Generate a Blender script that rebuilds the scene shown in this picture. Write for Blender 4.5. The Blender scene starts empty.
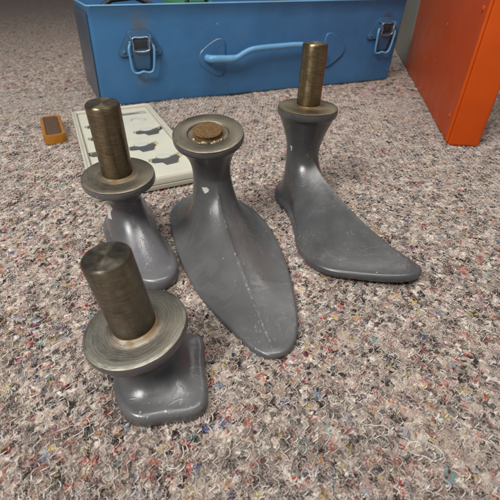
import bpy, bmesh, math, random
import numpy as np
from mathutils import Vector, Matrix, noise as mnoise

random.seed(7)
RNG = np.random.default_rng(11)
scene = bpy.context.scene
COL = scene.collection

# ------------------------------------------------------------------ helpers
def tag(o, label=None, cat=None, group=None, kind=None):
    if label: o['label'] = label
    if cat: o['category'] = cat
    if group: o['group'] = group
    if kind: o['kind'] = kind
    return o

def empty(name, loc=(0, 0, 0)):
    o = bpy.data.objects.new(name, None)
    o.location = loc
    o.empty_display_size = .01
    COL.objects.link(o)
    return o

def link_mesh(name, me, mat=None, parent=None, local=False):
    """Link a mesh given in world coordinates; under a parent it is re-expressed in the parent's space."""
    o = bpy.data.objects.new(name, me)
    COL.objects.link(o)
    if mat: me.materials.append(mat)
    if parent is not None:
        o.parent = parent
        if not local:
            root = parent
            off = Vector((0, 0, 0))
            while root is not None:
                off += root.location
                root = root.parent
            me.transform(Matrix.Translation(-off))
    return o

def smooth(me, angle=None):
    for p in me.polygons: p.use_smooth = True
    if angle is not None:
        me.set_sharp_from_angle(angle=math.radians(angle))

def from_rings(name, rings, mat, parent=None, cap0=True, cap1=True, sharp=40, closed_u=True):
    """rings: list of (N,3) arrays joined into one skin."""
    R = [np.asarray(r, float) for r in rings]
    n = len(R[0])
    verts = np.concatenate(R)
    faces = []
    for k in range(len(R) - 1):
        a, b = k * n, (k + 1) * n
        for i in range(n if closed_u else n - 1):
            j = (i + 1) % n
            faces.append((a + i, a + j, b + j, b + i))
    if cap0: faces.append(tuple(range(n - 1, -1, -1)))
    if cap1: faces.append(tuple(range((len(R) - 1) * n, len(R) * n)))
    me = bpy.data.meshes.new(name)
    me.from_pydata([tuple(v) for v in verts], [], faces)
    me.update()
    smooth(me, sharp)
    return link_mesh(name, me, mat, parent)

def frame(a):
    a = np.asarray(a, float); a = a / np.linalg.norm(a)
    h = np.array([1.0, 0, 0]) if abs(a[0]) < .9 else np.array([0, 1.0, 0])
    u = h - a * (h @ a); u /= np.linalg.norm(u)
    return a, u, np.cross(a, u)

def circle(c, a, r, n=96, wob=None):
    a, u, v = frame(a)
    t = np.linspace(0, 2 * np.pi, n, endpoint=False)
    rr = r if wob is None else r * (1 + wob(t))
    return np.asarray(c) + np.outer(np.cos(t) * rr, u) + np.outer(np.sin(t) * rr, v)

def tube_geo(pts, r, n=8, closed=False):
    P = np.asarray(pts, float)
    m = len(P)
    rings = []
    prev_u = None
    for i in range(m):
        if closed:
            d = P[(i + 1) % m] - P[i - 1]
        else:
            d = P[min(i + 1, m - 1)] - P[max(i - 1, 0)]
        a = d / np.linalg.norm(d)
        if prev_u is None:
            _, u, v = frame(a)
        else:
            u = prev_u - a * (prev_u @ a); u /= np.linalg.norm(u); v = np.cross(a, u)
        prev_u = u
        t = np.linspace(0, 2 * np.pi, n, endpoint=False)
        rad = r[i] if hasattr(r, '__len__') else r
        rings.append(P[i] + np.outer(np.cos(t) * rad, u) + np.outer(np.sin(t) * rad, v))
    return rings

def tube(name, pts, r, mat, parent=None, n=10, closed=False):
    rings = tube_geo(pts, r, n, closed)
    if closed:
        rings = rings + [rings[0]]
        return from_rings(name, rings, mat, parent, False, False, None)
    return from_rings(name, rings, mat, parent, True, True, 50)

def catmull(pts, n, closed=True):
    P = np.asarray(pts, float)
    m = len(P)
    out = []
    sub = 24
    rng = range(m) if closed else range(m - 1)
    for i in rng:
        if closed:
            p0, p1, p2, p3 = P[i - 1], P[i], P[(i + 1) % m], P[(i + 2) % m]
        else:
            p0, p1, p2, p3 = P[max(i - 1, 0)], P[i], P[i + 1], P[min(i + 2, m - 1)]
        # centripetal
        t01 = max(np.linalg.norm(p1 - p0), 1e-9) ** .5
        t12 = max(np.linalg.norm(p2 - p1), 1e-9) ** .5
        t23 = max(np.linalg.norm(p3 - p2), 1e-9) ** .5
        m1 = (p2 - p1 + t12 * ((p1 - p0) / t01 - (p2 - p0) / (t01 + t12)))
        m2 = (p2 - p1 + t12 * ((p3 - p2) / t23 - (p3 - p1) / (t12 + t23)))
        for k in range(sub):
            t = k / sub
            out.append((2 * t**3 - 3 * t**2 + 1) * p1 + (t**3 - 2 * t**2 + t) * m1
                       + (-2 * t**3 + 3 * t**2) * p2 + (t**3 - t**2) * m2)
    if not closed: out.append(P[-1])
    Q = np.array(out)
    if closed: Q = np.vstack([Q, Q[:1]])
    s = np.concatenate([[0], np.cumsum(np.linalg.norm(np.diff(Q, axis=0), axis=1))])
    tt = np.linspace(0, s[-1], n + 1)[:-1] if closed else np.linspace(0, s[-1], n)
    return np.stack([np.interp(tt, s, Q[:, k]) for k in range(Q.shape[1])], 1)

def prism(name, poly, z0, z1, mat, parent=None, bev=0.0, xf=None, sharp=35):
    """Extruded polygon with softened edges. xf maps local (u,v,w) rows to world rows."""
    P = np.asarray(poly, float)
    if ((P[:, 0] * np.roll(P[:, 1], -1) - np.roll(P[:, 0], -1) * P[:, 1]).sum()) < 0: P = P[::-1]
    bm = bmesh.new()
    lo = [bm.verts.new((p[0], p[1], z0)) for p in P]
    hi = [bm.verts.new((p[0], p[1], z1)) for p in P]
    n = len(P)
    bm.faces.new(lo[::-1]); bm.faces.new(hi)
    for i in range(n):
        bm.faces.new((lo[i], lo[(i + 1) % n], hi[(i + 1) % n], hi[i]))
    if bev > 0:
        bmesh.ops.bevel(bm, geom=[e for e in bm.edges], offset=bev, segments=3, profile=.6, affect='EDGES', clamp_overlap=True)
    bmesh.ops.recalc_face_normals(bm, faces=bm.faces[:])
    me = bpy.data.meshes.new(name)
    bm.to_mesh(me); bm.free()
    if xf is not None:
        co = np.array([v.co[:] for v in me.vertices])
        co = xf(co)
        me.vertices.foreach_set('co', co.astype(np.float32).ravel())
        me.update()
    smooth(me, sharp)
    return link_mesh(name, me, mat, parent)

def rect(u0, v0, u1, v1): return [(u0, v0), (u1, v0), (u1, v1), (u0, v1)]

# ------------------------------------------------------------------ materials
class M:
    """tiny node builder"""
    def __init__(s, name):
        s.m = bpy.data.materials.new(name); s.m.use_nodes = True
        s.t = s.m.node_tree; s.t.nodes.clear()
        s.out = s.t.nodes.new('ShaderNodeOutputMaterial')
        s.b = s.t.nodes.new('ShaderNodeBsdfPrincipled')
        s.t.links.new(s.b.outputs[0], s.out.inputs[0])
        s.co = s.t.nodes.new('ShaderNodeTexCoord').outputs['Object']
    def n(s, typ, **kw):
        nd = s.t.nodes.new(typ)
        for k, v in kw.items():
            if k in nd.inputs: s.set(nd.inputs[k], v)
            else: setattr(nd, k, v)
        return nd
    def set(s, sock, v):
        if isinstance(v, bpy.types.NodeSocket): s.t.links.new(v, sock)
        else: sock.default_value = v
    def p(s, **kw):
        for k, v in kw.items(): s.set(s.b.inputs[k.replace('_', ' ')], v)
    def noise(s, scale, detail=4, rough=.55, vec=None, dist=0.0):
        nd = s.n('ShaderNodeTexNoise', Scale=scale, Detail=detail, Roughness=rough, Distortion=dist)
        s.set(nd.inputs['Vector'], vec if vec is not None else s.co)
        return nd.outputs['Fac']
    def map(s, vec, scale=(1, 1, 1), rot=(0, 0, 0), loc=(0, 0, 0)):
        nd = s.n('ShaderNodeMapping')
        s.set(nd.inputs['Vector'], vec)
        nd.inputs['Scale'].default_value = scale; nd.inputs['Rotation'].default_value = rot; nd.inputs['Location'].default_value = loc
        return nd.outputs[0]
    def ramp(s, fac, stops, interp='LINEAR'):
        nd = s.n('ShaderNodeValToRGB'); cr = nd.color_ramp; cr.interpolation = interp
        while len(cr.elements) < len(stops): cr.elements.new(.5)
        for e, (pos, c) in zip(cr.elements, stops):
            e.position = pos; e.color = (*c, 1) if hasattr(c, '__len__') else (c, c, c, 1)
        s.set(nd.inputs[0], fac)
        return nd.outputs[0]
    def mix(s, fac, a, b):
        nd = s.n('ShaderNodeMix', data_type='RGBA')
        s.set(nd.inputs[0], fac)
        for i, v in ((6, a), (7, b)):
            s.set(nd.inputs[i], (*v, 1) if isinstance(v, tuple) and len(v) == 3 else v)
        return nd.outputs[2]
    def math(s, op, a, b=0.0, clamp=False):
        nd = s.n('ShaderNodeMath', operation=op, use_clamp=clamp)
        s.set(nd.inputs[0], a); s.set(nd.inputs[1], b)
        return nd.outputs[0]
    def rng(s, v, a, b, c=0.0, d=1.0):
        nd = s.n('ShaderNodeMapRange'); s.set(nd.inputs[0], v)
        for i, x in enumerate((a, b, c, d)): nd.inputs[i + 1].default_value = x
        return nd.outputs[0]
    def dist(s, pt):
        nd = s.n('ShaderNodeVectorMath', operation='DISTANCE'); s.set(nd.inputs[0], s.co); nd.inputs[1].default_value = pt
        return nd.outputs['Value']
    def bump(s, h, strength=.3, d=.001, prev=None):
        nd = s.n('ShaderNodeBump'); nd.inputs['Strength'].default_value = strength; nd.inputs['Distance'].default_value = d
        s.set(nd.inputs['Height'], h)
        if prev is not None: s.set(nd.inputs['Normal'], prev)
        return nd.outputs[0]

def mat_paint(name, chips=(), ridge=(), ridge_wear=(.0016, .7), greens=(), scuffs_glints=(), base=(.105, .107, .110)):
    """Dark grey brushed enamel, scuffed; chips = (centre, radius) of bare spots in object space."""
    s = M(name)
    big = s.noise(45, 5, .6)
    fine = s.noise(420, 5, .65)
    c = s.ramp(big, [(.3, tuple(x * .82 for x in base)), (.55, base), (.75, tuple(x * 1.14 for x in base))])
    # brownish rubbed areas and light scuffs
    # lighter clear-edged patches: lamp reflections on the gloss, put into the colour
    sheen_patch = s.rng(s.noise(38, 4, .6, dist=1.2, vec=s.map(s.co, loc=(1.3, .4, .2))), .54, .565, 0, 1)
    c = s.mix(s.math('MULTIPLY', sheen_patch, .28), c, tuple(x * 1.38 for x in base))
    rub = s.rng(s.noise(28, 6, .7, vec=s.map(s.co, loc=(.3, .1, .7))), .56, .72, 0, .45)
    c = s.mix(rub, c, (.135, .12, .105))
    scuff = s.rng(s.noise(230, 7, .8, vec=s.map(s.co, scale=(1, .4, 1), rot=(0, 0, .6))), .62, .67, 0, .5)
    scuff = s.math('MULTIPLY', scuff, s.rng(s.noise(34, 4), .47, .62))
    c = s.mix(scuff, c, (.30, .30, .295))
    for pt, rad in scuffs_glints:  # pale flecked spots: real scuffs, and highlights put into the colour
        zone = s.rng(s.dist(pt), rad * .3, rad, 1, 0)
        fl = s.rng(s.noise(560, 7, .8, vec=s.map(s.co, scale=(1, .5, 1))), .57, .64, 0, .6)
        c = s.mix(s.math('MULTIPLY', zone, fl), c, (.33, .35, .34))
    # enamel rubbed through along the raised ridge
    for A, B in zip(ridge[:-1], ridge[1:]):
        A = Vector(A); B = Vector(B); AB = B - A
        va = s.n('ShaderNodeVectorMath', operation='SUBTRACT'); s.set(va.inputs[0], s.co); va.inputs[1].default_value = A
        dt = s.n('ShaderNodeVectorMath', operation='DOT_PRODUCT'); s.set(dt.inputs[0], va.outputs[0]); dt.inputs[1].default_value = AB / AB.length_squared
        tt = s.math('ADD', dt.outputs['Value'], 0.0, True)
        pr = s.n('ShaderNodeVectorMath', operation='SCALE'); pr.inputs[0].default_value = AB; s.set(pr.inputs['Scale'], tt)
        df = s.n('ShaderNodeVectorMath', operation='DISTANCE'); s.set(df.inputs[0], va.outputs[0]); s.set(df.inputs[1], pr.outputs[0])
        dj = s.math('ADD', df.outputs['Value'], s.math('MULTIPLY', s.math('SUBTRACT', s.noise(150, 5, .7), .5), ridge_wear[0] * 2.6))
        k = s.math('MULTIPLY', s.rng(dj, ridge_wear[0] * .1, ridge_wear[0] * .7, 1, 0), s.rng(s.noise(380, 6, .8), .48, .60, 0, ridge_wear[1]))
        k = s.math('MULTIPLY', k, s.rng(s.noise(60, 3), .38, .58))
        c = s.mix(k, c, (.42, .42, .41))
    # minute white specks
    sp = s.n('ShaderNodeTexVoronoi', Scale=330.0); s.set(sp.inputs['Vector'], s.co)
    pick = s.n('ShaderNodeSeparateColor'); s.set(pick.inputs[0], sp.outputs['Color'])
    spk = s.math('MULTIPLY', s.math('LESS_THAN', sp.outputs['Distance'], s.math('MULTIPLY', pick.outputs[1], .17)), s.math('GREATER_THAN', pick.outputs[0], .965))
    c = s.mix(s.math('MULTIPLY', spk, .8), c, (.5, .49, .46))
    wob = s.math('MULTIPLY', s.math('SUBTRACT', s.noise(260, 3), .5), .009)
    rough_chip = 0.0
    for lst, col in ((chips, (.62, .61, .57)), (greens, (.10, .12, .045))):
        for pt, r in lst:
            d = s.math('ADD', s.dist(pt), wob)
            k = s.math('LESS_THAN', d, r)
            c = s.mix(k, c, col)
            rough_chip = s.math('MAXIMUM', k, rough_chip)
    s.p(Base_Color=c)
    r = s.rng(s.noise(70, 5, .6), 0.3, .7, .20, .38)
    r = s.math('ADD', r, s.math('MULTIPLY', sheen_patch, -.05))
    r = s.math('ADD', r, s.math('MULTIPLY', scuff, .3))
    r = s.math('ADD', r, s.math('MULTIPLY', rough_chip, .3))
    s.p(Roughness=r, IOR=1.55)
    streak = s.noise(130, 3, .5, vec=s.map(s.co, scale=(1.4, 1.4, .35)))
    b = s.bump(streak, .12, .0006)
    b = s.bump(sheen_patch, .25, .00025, b)
    b = s.bump(fine, .16, .0004, b)
    b = s.bump(rough_chip, .5, -.0003, b) if chips or greens else b
    s.p(Normal=b)
    return s.m

def mat_turned(name, tone=(.225, .213, .183), rust=.6):
    """Turned steel face: rings about local Z."""
    s = M(name)
    sep = s.n('ShaderNodeSeparateXYZ'); s.set(sep.inputs[0], s.co)
    r = s.math('SQRT', s.math('ADD', s.math('POWER', sep.outputs[0], 2.0), s.math('POWER', sep.outputs[1], 2.0)))
    rr = s.math('ADD', r, s.math('MULTIPLY', s.noise(90, 3), .0016))
    cb = s.n('ShaderNodeCombineXYZ'); s.set(cb.inputs[0], rr)
    s.set(cb.inputs[1], s.math('MULTIPLY', s.noise(60, 2), .0025))
    groove = s.noise(2600, 3, .6, vec=cb.outputs[0])
    wide = s.noise(500, 3, .6, vec=cb.outputs[0])
    blot = s.noise(75, 5, .65)
    c = s.ramp(groove, [(.3, tuple(x * .45 for x in tone)), (.5, tone), (.72, tuple(x * 1.9 for x in tone))])
    c = s.mix(s.rng(wide, .4, .7, 0, .5), c, tuple(x * .62 for x in tone))
    c = s.mix(s.rng(blot, .42, .7, 0, rust), c, (.165, .135, .09))
    near = s.math('MULTIPLY', s.rng(r, .0125, .0155 + .006 * max(0, rust - .8) / .15, 1, 0), s.rng(s.noise(140, 4), .3, .6))
    c = s.mix(s.math('MULTIPLY', near, .7), c, (.17, .10, .04))
    pit = s.rng(s.noise(430, 6, .75), .61, .68, 0, .75)
    c = s.mix(pit, c, (.06, .05, .04))
    tg = s.n('ShaderNodeTangent', direction_type='RADIAL', axis='Z')
    s.p(Anisotropic=.6, Tangent=tg.outputs[0])
    s.p(Base_Color=c, Metallic=s.rng(blot, .4, .75, .92, .6), Roughness=s.rng(s.math('ADD', s.math('MULTIPLY', wide, .5), s.math('MULTIPLY', blot, .5)), .35, .65, .34, .58))
    b = s.bump(groove, .5, .0003); b = s.bump(wide, .35, .0006, b); b = s.bump(s.noise(900, 4), .15, .0002, b)
    s.p(Normal=b)
    return s.m

def mat_post(name, tone=(.24, .222, .175)):
    s = M(name)
    ring = s.noise(420, 4, .65, vec=s.map(s.co, scale=(.35, .35, 6)))
    vert = s.noise(330, 4, .6, vec=s.map(s.co, scale=(1, 1, .12)))
    blot = s.noise(120, 5, .7)
    c = s.ramp(ring, [(.3, tuple(x * .55 for x in tone)), (.52, tone), (.72, tuple(x * 1.75 for x in tone))])
    c = s.mix(s.rng(vert, .42, .66, 0, .55), c, tuple(x * .5 for x in tone))
    c = s.mix(s.rng(blot, .48, .72, 0, .6), c, (.165, .115, .06))
    sep = s.n('ShaderNodeSeparateXYZ'); s.set(sep.inputs[0], s.co)
    low = s.rng(s.math('ADD', sep.outputs[2], s.math('MULTIPLY', s.noise(170, 4), .008)), .0035, .009, .8, 0)
    c = s.mix(low, c, (.25, .15, .05))
    pit = s.rng(s.noise(520, 6, .75, vec=s.map(s.co, loc=(.2, .5, .1))), .62, .68, 0, .8)
    c = s.mix(pit, c, (.045, .036, .028))
    nick = s.rng(s.noise(260, 3, .6, vec=s.map(s.co, scale=(.4, .4, 2.5), rot=(.5, .2, 0))), .70, .74, 0, .6)
    c = s.mix(nick, c, (.45, .42, .36))
    tg = s.n('ShaderNodeTangent', direction_type='RADIAL', axis='Z')
    s.p(Anisotropic=.8, Tangent=tg.outputs[0], Anisotropic_Rotation=.25)
    s.p(Base_Color=c, Metallic=.95, Roughness=s.rng(blot, .35, .7, .24, .46))
    b = s.bump(ring, .22, .0003); b = s.bump(s.noise(1300, 4), .2, .0002, b)
    s.p(Normal=b)
    return s.m

def mat_rust(name):
    s = M(name)
    a = s.noise(750, 7, .8)
    c = s.ramp(a, [(.30, (.03, .018, .010)), (.5, (.21, .115, .045)), (.70, (.42, .28, .14))])
    s.p(Base_Color=c, Roughness=.6, Metallic=.45, Normal=s.bump(a, 1.0, .0012))
    return s.m

def mat_blue(name, base=(.040, .146, .31), rough=(.30, .45), worn=True, stains=()):
    s = M(name)
    a = s.noise(14, 5, .6)
    c = s.ramp(a, [(.3, tuple(x * .88 for x in base)), (.7, tuple(x * 1.1 for x in base))])
    if worn:
        st = s.rng(s.noise(32, 6, .7, vec=s.map(s.co, scale=(1, 1, .35))), .58, .76, 0, .45)
        c = s.mix(st, c, (.11, .13, .15))
        v = s.n('ShaderNodeTexVoronoi', Scale=85.0); s.set(v.inputs['Vector'], s.map(s.co, scale=(1, 1, .55)))
        pk = s.n('ShaderNodeSeparateColor'); s.set(pk.inputs[0], v.outputs['Color'])
        chip = s.math('MULTIPLY', s.math('LESS_THAN', s.math('ADD', v.outputs['Distance'], s.math('MULTIPLY', s.noise(500, 3), .15)), .19), s.math('GREATER_THAN', pk.outputs[1], .95))
        c = s.mix(chip, c, s.mix(s.math('GREATER_THAN', pk.outputs[0], .5), (.06, .05, .045), (.5, .58, .66)))
    for pt, rad, col, k in stains:
        d = s.math('ADD', s.dist(pt), s.math('MULTIPLY', s.math('SUBTRACT', s.noise(95, 6, .8), .5), rad * 1.8))
        c = s.mix(s.rng(d, rad * .25, rad, k, 0), c, col)
    s.p(Base_Color=c, Roughness=s.rng(s.noise(60, 4), .3, .7, *rough), IOR=1.5)
    s.p(Normal=s.bump(s.noise(330, 3, .5), .10, .0006, s.bump(s.noise(16, 3, .6), .30, .006)))
    return s.m

def mat_simple(name, col, rough=.5, metal=0.0, nscale=200, amp=.2, bump=.1, **kw):
    s = M(name)
    a = s.noise(nscale, 5, .6)
    c = s.ramp(a, [(.25, tuple(x * (1 - amp) for x in col)), (.75, tuple(min(1, x * (1 + amp)) for x in col))])
    s.p(Base_Color=c, Roughness=s.rng(s.noise(nscale * .4, 4), .3, .7, max(0, rough - .08), min(1, rough + .1)), Metallic=metal, **kw)
    s.p(Normal=s.bump(a, bump, .0005))
    return s.m

PALETTE = np.array([
    (.54, .44, .385), (.41, .34, .30), (.68, .58, .50), (.25, .215, .195), (.49, .37, .34),
    (.82, .75, .66), (.16, .145, .145), (.055, .05, .052), (.50, .42, .33),
    (.46, .07, .06), (.62, .22, .16), (.07, .13, .34), (.24, .34, .48), (.62, .46, .11), (.52, .13, .28),
    (.13, .36, .36), (.55, .27, .08), (.15, .09, .06)])
WEIGHT = np.array([16, 13, 13, 10, 10, 10.5, 9, 15, 6, 2.1, 1.7, .45, .6, .9, .25, .2, .7, 2.8])
WEIGHT = WEIGHT / WEIGHT.sum()
PALETTE = np.clip((PALETTE * np.array([.92, .89, .87]) - .31) * 1.08 + .305, .014, .88)
PALETTE = PALETTE * .86 + PALETTE.mean(1, keepdims=True) * .14

def mat_felt(name):
    s = M(name)
    warp = s.n('ShaderNodeTexNoise', Scale=210.0, Detail=3.0); s.set(warp.inputs['Vector'], s.co)
    off = s.n('ShaderNodeVectorMath', operation='SCALE'); s.set(off.inputs[0], warp.outputs['Color']); off.inputs['Scale'].default_value = .009
    vec = s.n('ShaderNodeVectorMath', operation='ADD'); s.set(vec.inputs[0], s.co); s.set(vec.inputs[1], off.outputs[0])
    def vor(scale, stretch):
        v = s.n('ShaderNodeTexVoronoi', Scale=scale); s.set(v.inputs['Vector'], s.map(vec.outputs[0], scale=stretch))
        k = s.n('ShaderNodeSeparateColor'); s.set(k.inputs[0], v.outputs['Color'])
        return k.outputs[0], v.outputs['Distance']
    cum = np.concatenate([[0], np.cumsum(WEIGHT)[:-1]])
    stops = [(float(p), tuple(c)) for p, c in zip(cum, PALETTE)]
    f1, d1 = vor(255, (1, .75, 1))
    f2, d2 = vor(450, (.7, 1, 1))
    c1 = s.ramp(f1, stops, 'CONSTANT')
    c2 = s.ramp(f2, stops, 'CONSTANT')
    c = s.mix(s.rng(s.noise(260, 3), .42, .58), c1, c2)
    c = s.mix(.06, c, (.33, .28, .25))
    s.p(Base_Color=c, Roughness=.95)
    s.b.inputs['Specular IOR Level'].default_value = .15
    b = s.bump(s.noise(900, 4, .7), .9, .0012); b = s.bump(d1, .5, -.002, b)
    s.p(Normal=b)
    return s.m

def mat_fibre(name):
    s = M(name)
    at = s.n('ShaderNodeAttribute', attribute_name='fibre_colour')
    s.p(Base_Color=at.outputs['Color'], Roughness=.8)
    s.b.inputs['Specular IOR Level'].default_value = .25
    return s.m

# ------------------------------------------------------------------ felt floor
_lat = RNG.random((256, 256))
def vnoise(x, y, cell):
    X = np.asarray(x) / cell + 1000.3; Y = np.asarray(y) / cell + 1000.7
    i = np.floor(X).astype(int); j = np.floor(Y).astype(int)
    fx = X - i; fy = Y - j
    fx = fx * fx * (3 - 2 * fx); fy = fy * fy * (3 - 2 * fy)
    g = lambda a, b: _lat[a & 255, b & 255]
    return (g(i, j) * (1 - fx) + g(i + 1, j) * fx) * (1 - fy) + (g(i, j + 1) * (1 - fx) + g(i + 1, j + 1) * fx) * fy - .5

def height(x, y):
    return (.0030 * vnoise(x, y, .085) + .0016 * vnoise(x, y, .022) + .0013 * vnoise(x, y, .0075) + .0008 * vnoise(x, y, .003)) + .0003

def build_felt():
    N = 760
    k = math.asinh(22.0)
    u = np.linspace(-1, 1, N)
    xs = .28 * np.sinh(k * u)
    ys = .22 + .28 * np.sinh(k * u)
    X, Y = np.meshgrid(xs, ys)
    Z = height(X, Y)
    V = np.stack([X, Y, Z], -1).reshape(-1, 3)
    idx = np.arange(N * N).reshape(N, N)
    F = np.stack([idx[:-1, :-1], idx[:-1, 1:], idx[1:, 1:], idx[1:, :-1]], -1).reshape(-1, 4)
    me = fast_mesh('recycled_felt', V, F)
    o = link_mesh('ground', me, mat_felt('felt'))
    tag(o, 'speckled grey recycled wool felt spread under everything', 'felt', kind='structure')

def fast_mesh(name, V, F):
    me = bpy.data.meshes.new(name)
    nv, nf, w = len(V), len(F), F.shape[1]
    me.vertices.add(nv); me.loops.add(nf * w); me.polygons.add(nf)
    me.vertices.foreach_set('co', V.astype(np.float32).ravel())
    me.loops.foreach_set('vertex_index', F.astype(np.int32).ravel())
    me.polygons.foreach_set('loop_start', (np.arange(nf) * w).astype(np.int32))
    me.polygons.foreach_set('loop_total', np.full(nf, w, np.int32))
    me.polygons.foreach_set('use_smooth', np.ones(nf, bool))
    me.update(calc_edges=True)
    return me

def strands(name, P, rad, colours, mat, label, cat, sides=3):
    """P: (n, k, 3) polylines -> one mesh of thin tubes with a colour per strand."""
    n, k, _ = P.shape
    T = np.gradient(P, axis=1)
    T /= np.linalg.norm(T, axis=2, keepdims=True) + 1e-12
    up = np.array([.13, .21, .97])
    U = np.cross(T, up); U /= np.linalg.norm(U, axis=2, keepdims=True) + 1e-9
    W = np.cross(U, T)
    ang = np.arange(sides) * 2 * np.pi / sides + .4
    R = rad.reshape(n, 1, 1, 1) * np.ones((1, k, 1, 1))
    R[:, 0] *= .5; R[:, -1] *= .5
    V = P[:, :, None, :] + R * (np.cos(ang)[None, None, :, None] * U[:, :, None, :] + np.sin(ang)[None, None, :, None] * W[:, :, None, :])
    idx = np.arange(n * k * sides).reshape(n, k, sides)
    a = idx[:, :-1, :]; b = idx[:, 1:, :]
    F = np.stack([a, np.roll(a, -1, 2), np.roll(b, -1, 2), b], -1).reshape(-1, 4)
    me = fast_mesh(name, V.reshape(-1, 3), F)
    at = me.attributes.new('fibre_colour', 'FLOAT_COLOR', 'POINT')
    c = np.ones((n, k * sides, 4), np.float32); c[:, :, :3] = colours[:, None, :]
    at.data.foreach_set('color', c.ravel())
    o = link_mesh(name, me, mat)
    tag(o, label, cat, kind='stuff')
    return o

def build_fibres():
    mat = mat_fibre('wool_fibre')
    # tufts of like-coloured fibre; closer packed where the felt is seen from near by
    nt = 15000
    y0, y1 = .035, 2.4
    q = RNG.random(nt)
    ty = 1 / (1 / (y0 + .10) + q * (1 / (y1 + .10) - 1 / (y0 + .10))) - .10
    tx = (RNG.random(nt) * 2 - 1) * (.85 * ty + .16)
    tcol = RNG.choice(len(PALETTE), nt, p=WEIGHT)
    per = 10
    n = nt * per
    dist = np.sqrt(np.repeat(ty, per) ** 2 + .18 ** 2)
    spread = .0014 * np.clip(dist / .3, .8, 2.0)
    cx = np.repeat(tx, per) + RNG.normal(0, 1, n) * spread
    cy = np.repeat(ty, per) + RNG.normal(0, 1, n) * spread
    col = PALETTE[np.repeat(tcol, per)] * RNG.uniform(.75, 1.25, (n, 1))
    patch = np.repeat(1 + .45 * vnoise(tx, ty, .035) + .35 * vnoise(tx, ty, .014), per)[:, None]      # soiled and cleaner areas of the wool
    col = col * patch
    stray = RNG.random(n) < .12
    col[stray] = PALETTE[RNG.choice(len(PALETTE), stray.sum(), p=WEIGHT)]
    k = 6
    L = RNG.uniform(.0020, .0065, n) * np.clip(dist / .3, .8, 1.8)
    th = np.repeat(RNG.uniform(0, 2 * np.pi, nt), per) + RNG.normal(0, .7, n)
    curl = RNG.normal(0, 1.3, n)
    t = np.linspace(-.5, .5, k)
    ang = th[:, None] + curl[:, None] * t[None, :] * 2 + RNG.normal(0, .3, (n, k))
    step = (L / (k - 1))[:, None]
    dx = np.cumsum(np.cos(ang) * step, 1); dy = np.cumsum(np.sin(ang) * step, 1)
    x = cx[:, None] + dx - dx.mean(1, keepdims=True)
    y = cy[:, None] + dy - dy.mean(1, keepdims=True)
    lift = np.abs(RNG.normal(0, .0007, n))[:, None] * np.sin(np.pi * np.linspace(0.05, .95, k))[None, :]
    z = height(x, y) + .00005 + lift + RNG.normal(0, .0002, (n, k))
    rad = .000122 * np.clip(dist / .28, .9, 2.4) * RNG.uniform(.6, 1.5, n)
    strands('wool_fibres', np.stack([x, y, z], -1), rad, np.clip(col, 0, .85), mat,
            'loose multicoloured wool fibres matted into the felt', 'wool fibres')
    # larger vivid scraps of yarn
    ns = 330
    q = RNG.random(ns)
    sy = 1 / (1 / .15 + q * (1 / 1.3 - 1 / .15)) - .10
    sx = (RNG.random(ns) * 2 - 1) * (.85 * sy + .16)
    vivid = np.array([(.55, .045, .04), (.62, .10, .06), (.52, .05, .05), (.06, .12, .36), (.65, .48, .10), (.45, .10, .26), (.10, .36, .36), (.65, .27, .05), (.60, .13, .09), (.82, .80, .76), (.03, .028, .03), (.03, .028, .03), (.03, .028, .03), (.82, .80, .76), (.82, .80, .76), (.25, .38, .58), (.40, .03, .04)])
    rep = 6
    sc = np.repeat(vivid[RNG.integers(0, len(vivid), ns)], rep, 0) * RNG.uniform(.8, 1.15, (ns * rep, 1))
    n = ns * rep
    cx = np.repeat(sx, rep) + RNG.normal(0, .0012, n); cy = np.repeat(sy, rep) + RNG.normal(0, .0012, n)
    dist = np.sqrt(cy ** 2 + .18 ** 2)
    th = np.repeat(RNG.uniform(0, 6.28, ns), rep) + RNG.normal(0, .7, n)
    k = 8
    t = np.linspace(-.5, .5, k)
    ang = th[:, None] + RNG.normal(0, 1.5, n)[:, None] * t + RNG.normal(0, .25, (n, k))
    L = RNG.uniform(.003, .0075, n)
    step = (L / (k - 1))[:, None]
    dx = np.cumsum(np.cos(ang) * step, 1); dy = np.cumsum(np.sin(ang) * step, 1)
    x = cx[:, None] + dx - dx.mean(1, keepdims=True); y = cy[:, None] + dy - dy.mean(1, keepdims=True)
    z = height(x, y) + .0003 + np.abs(RNG.normal(0, .0006, n))[:, None] * np.sin(np.pi * np.linspace(0, 1, k))
    strands('yarn_scraps', np.stack([x, y, z], -1), .00013 * np.clip(dist / .28, .9, 2.0) * RNG.uniform(.7, 1.4, n), np.clip(sc, 0, .85), mat,
            'vivid red, blue, yellow and white yarn scraps caught in the felt', 'yarn scraps')
    # zigzag stitch bonding thread
    rows = []
    rot = math.radians(-4); ca, sa = math.cos(rot), math.sin(rot)
    sp, st = .0047, .0058
    us = np.arange(-.75, .75, sp); vs = np.arange(.03, .72, st / 2)
    Ugr, Vgr = np.meshgrid(us, vs, indexing='ij')
    side = (np.arange(len(vs)) % 2)[None, :] * np.ones((len(us), 1))
    Ugr = Ugr + (side - .5) * .0023 + RNG.normal(0, .00035, Ugr.shape)
    Vgr = Vgr + RNG.normal(0, .0004, Vgr.shape) + RNG.normal(0, .001, (len(us), 1))
    wob = .0022 * vnoise(Ugr, Vgr, .03)
    Ugr = Ugr + wob
    A = np.stack([Ugr[:, :-1], Vgr[:, :-1]], -1).reshape(-1, 2); B = np.stack([Ugr[:, 1:], Vgr[:, 1:]], -1).reshape(-1, 2)
    sd = side[:, :-1].reshape(-1)
    keep = RNG.random(len(A)) < np.where(sd > .5, .95, .86)
    A, B, sd = A[keep], B[keep], sd[keep]
    xw = A[:, 0] * ca - A[:, 1] * sa; yw = A[:, 0] * sa + A[:, 1] * ca
    vis = (np.abs(xw) < .85 * yw + .15) & (yw > .03)
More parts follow.
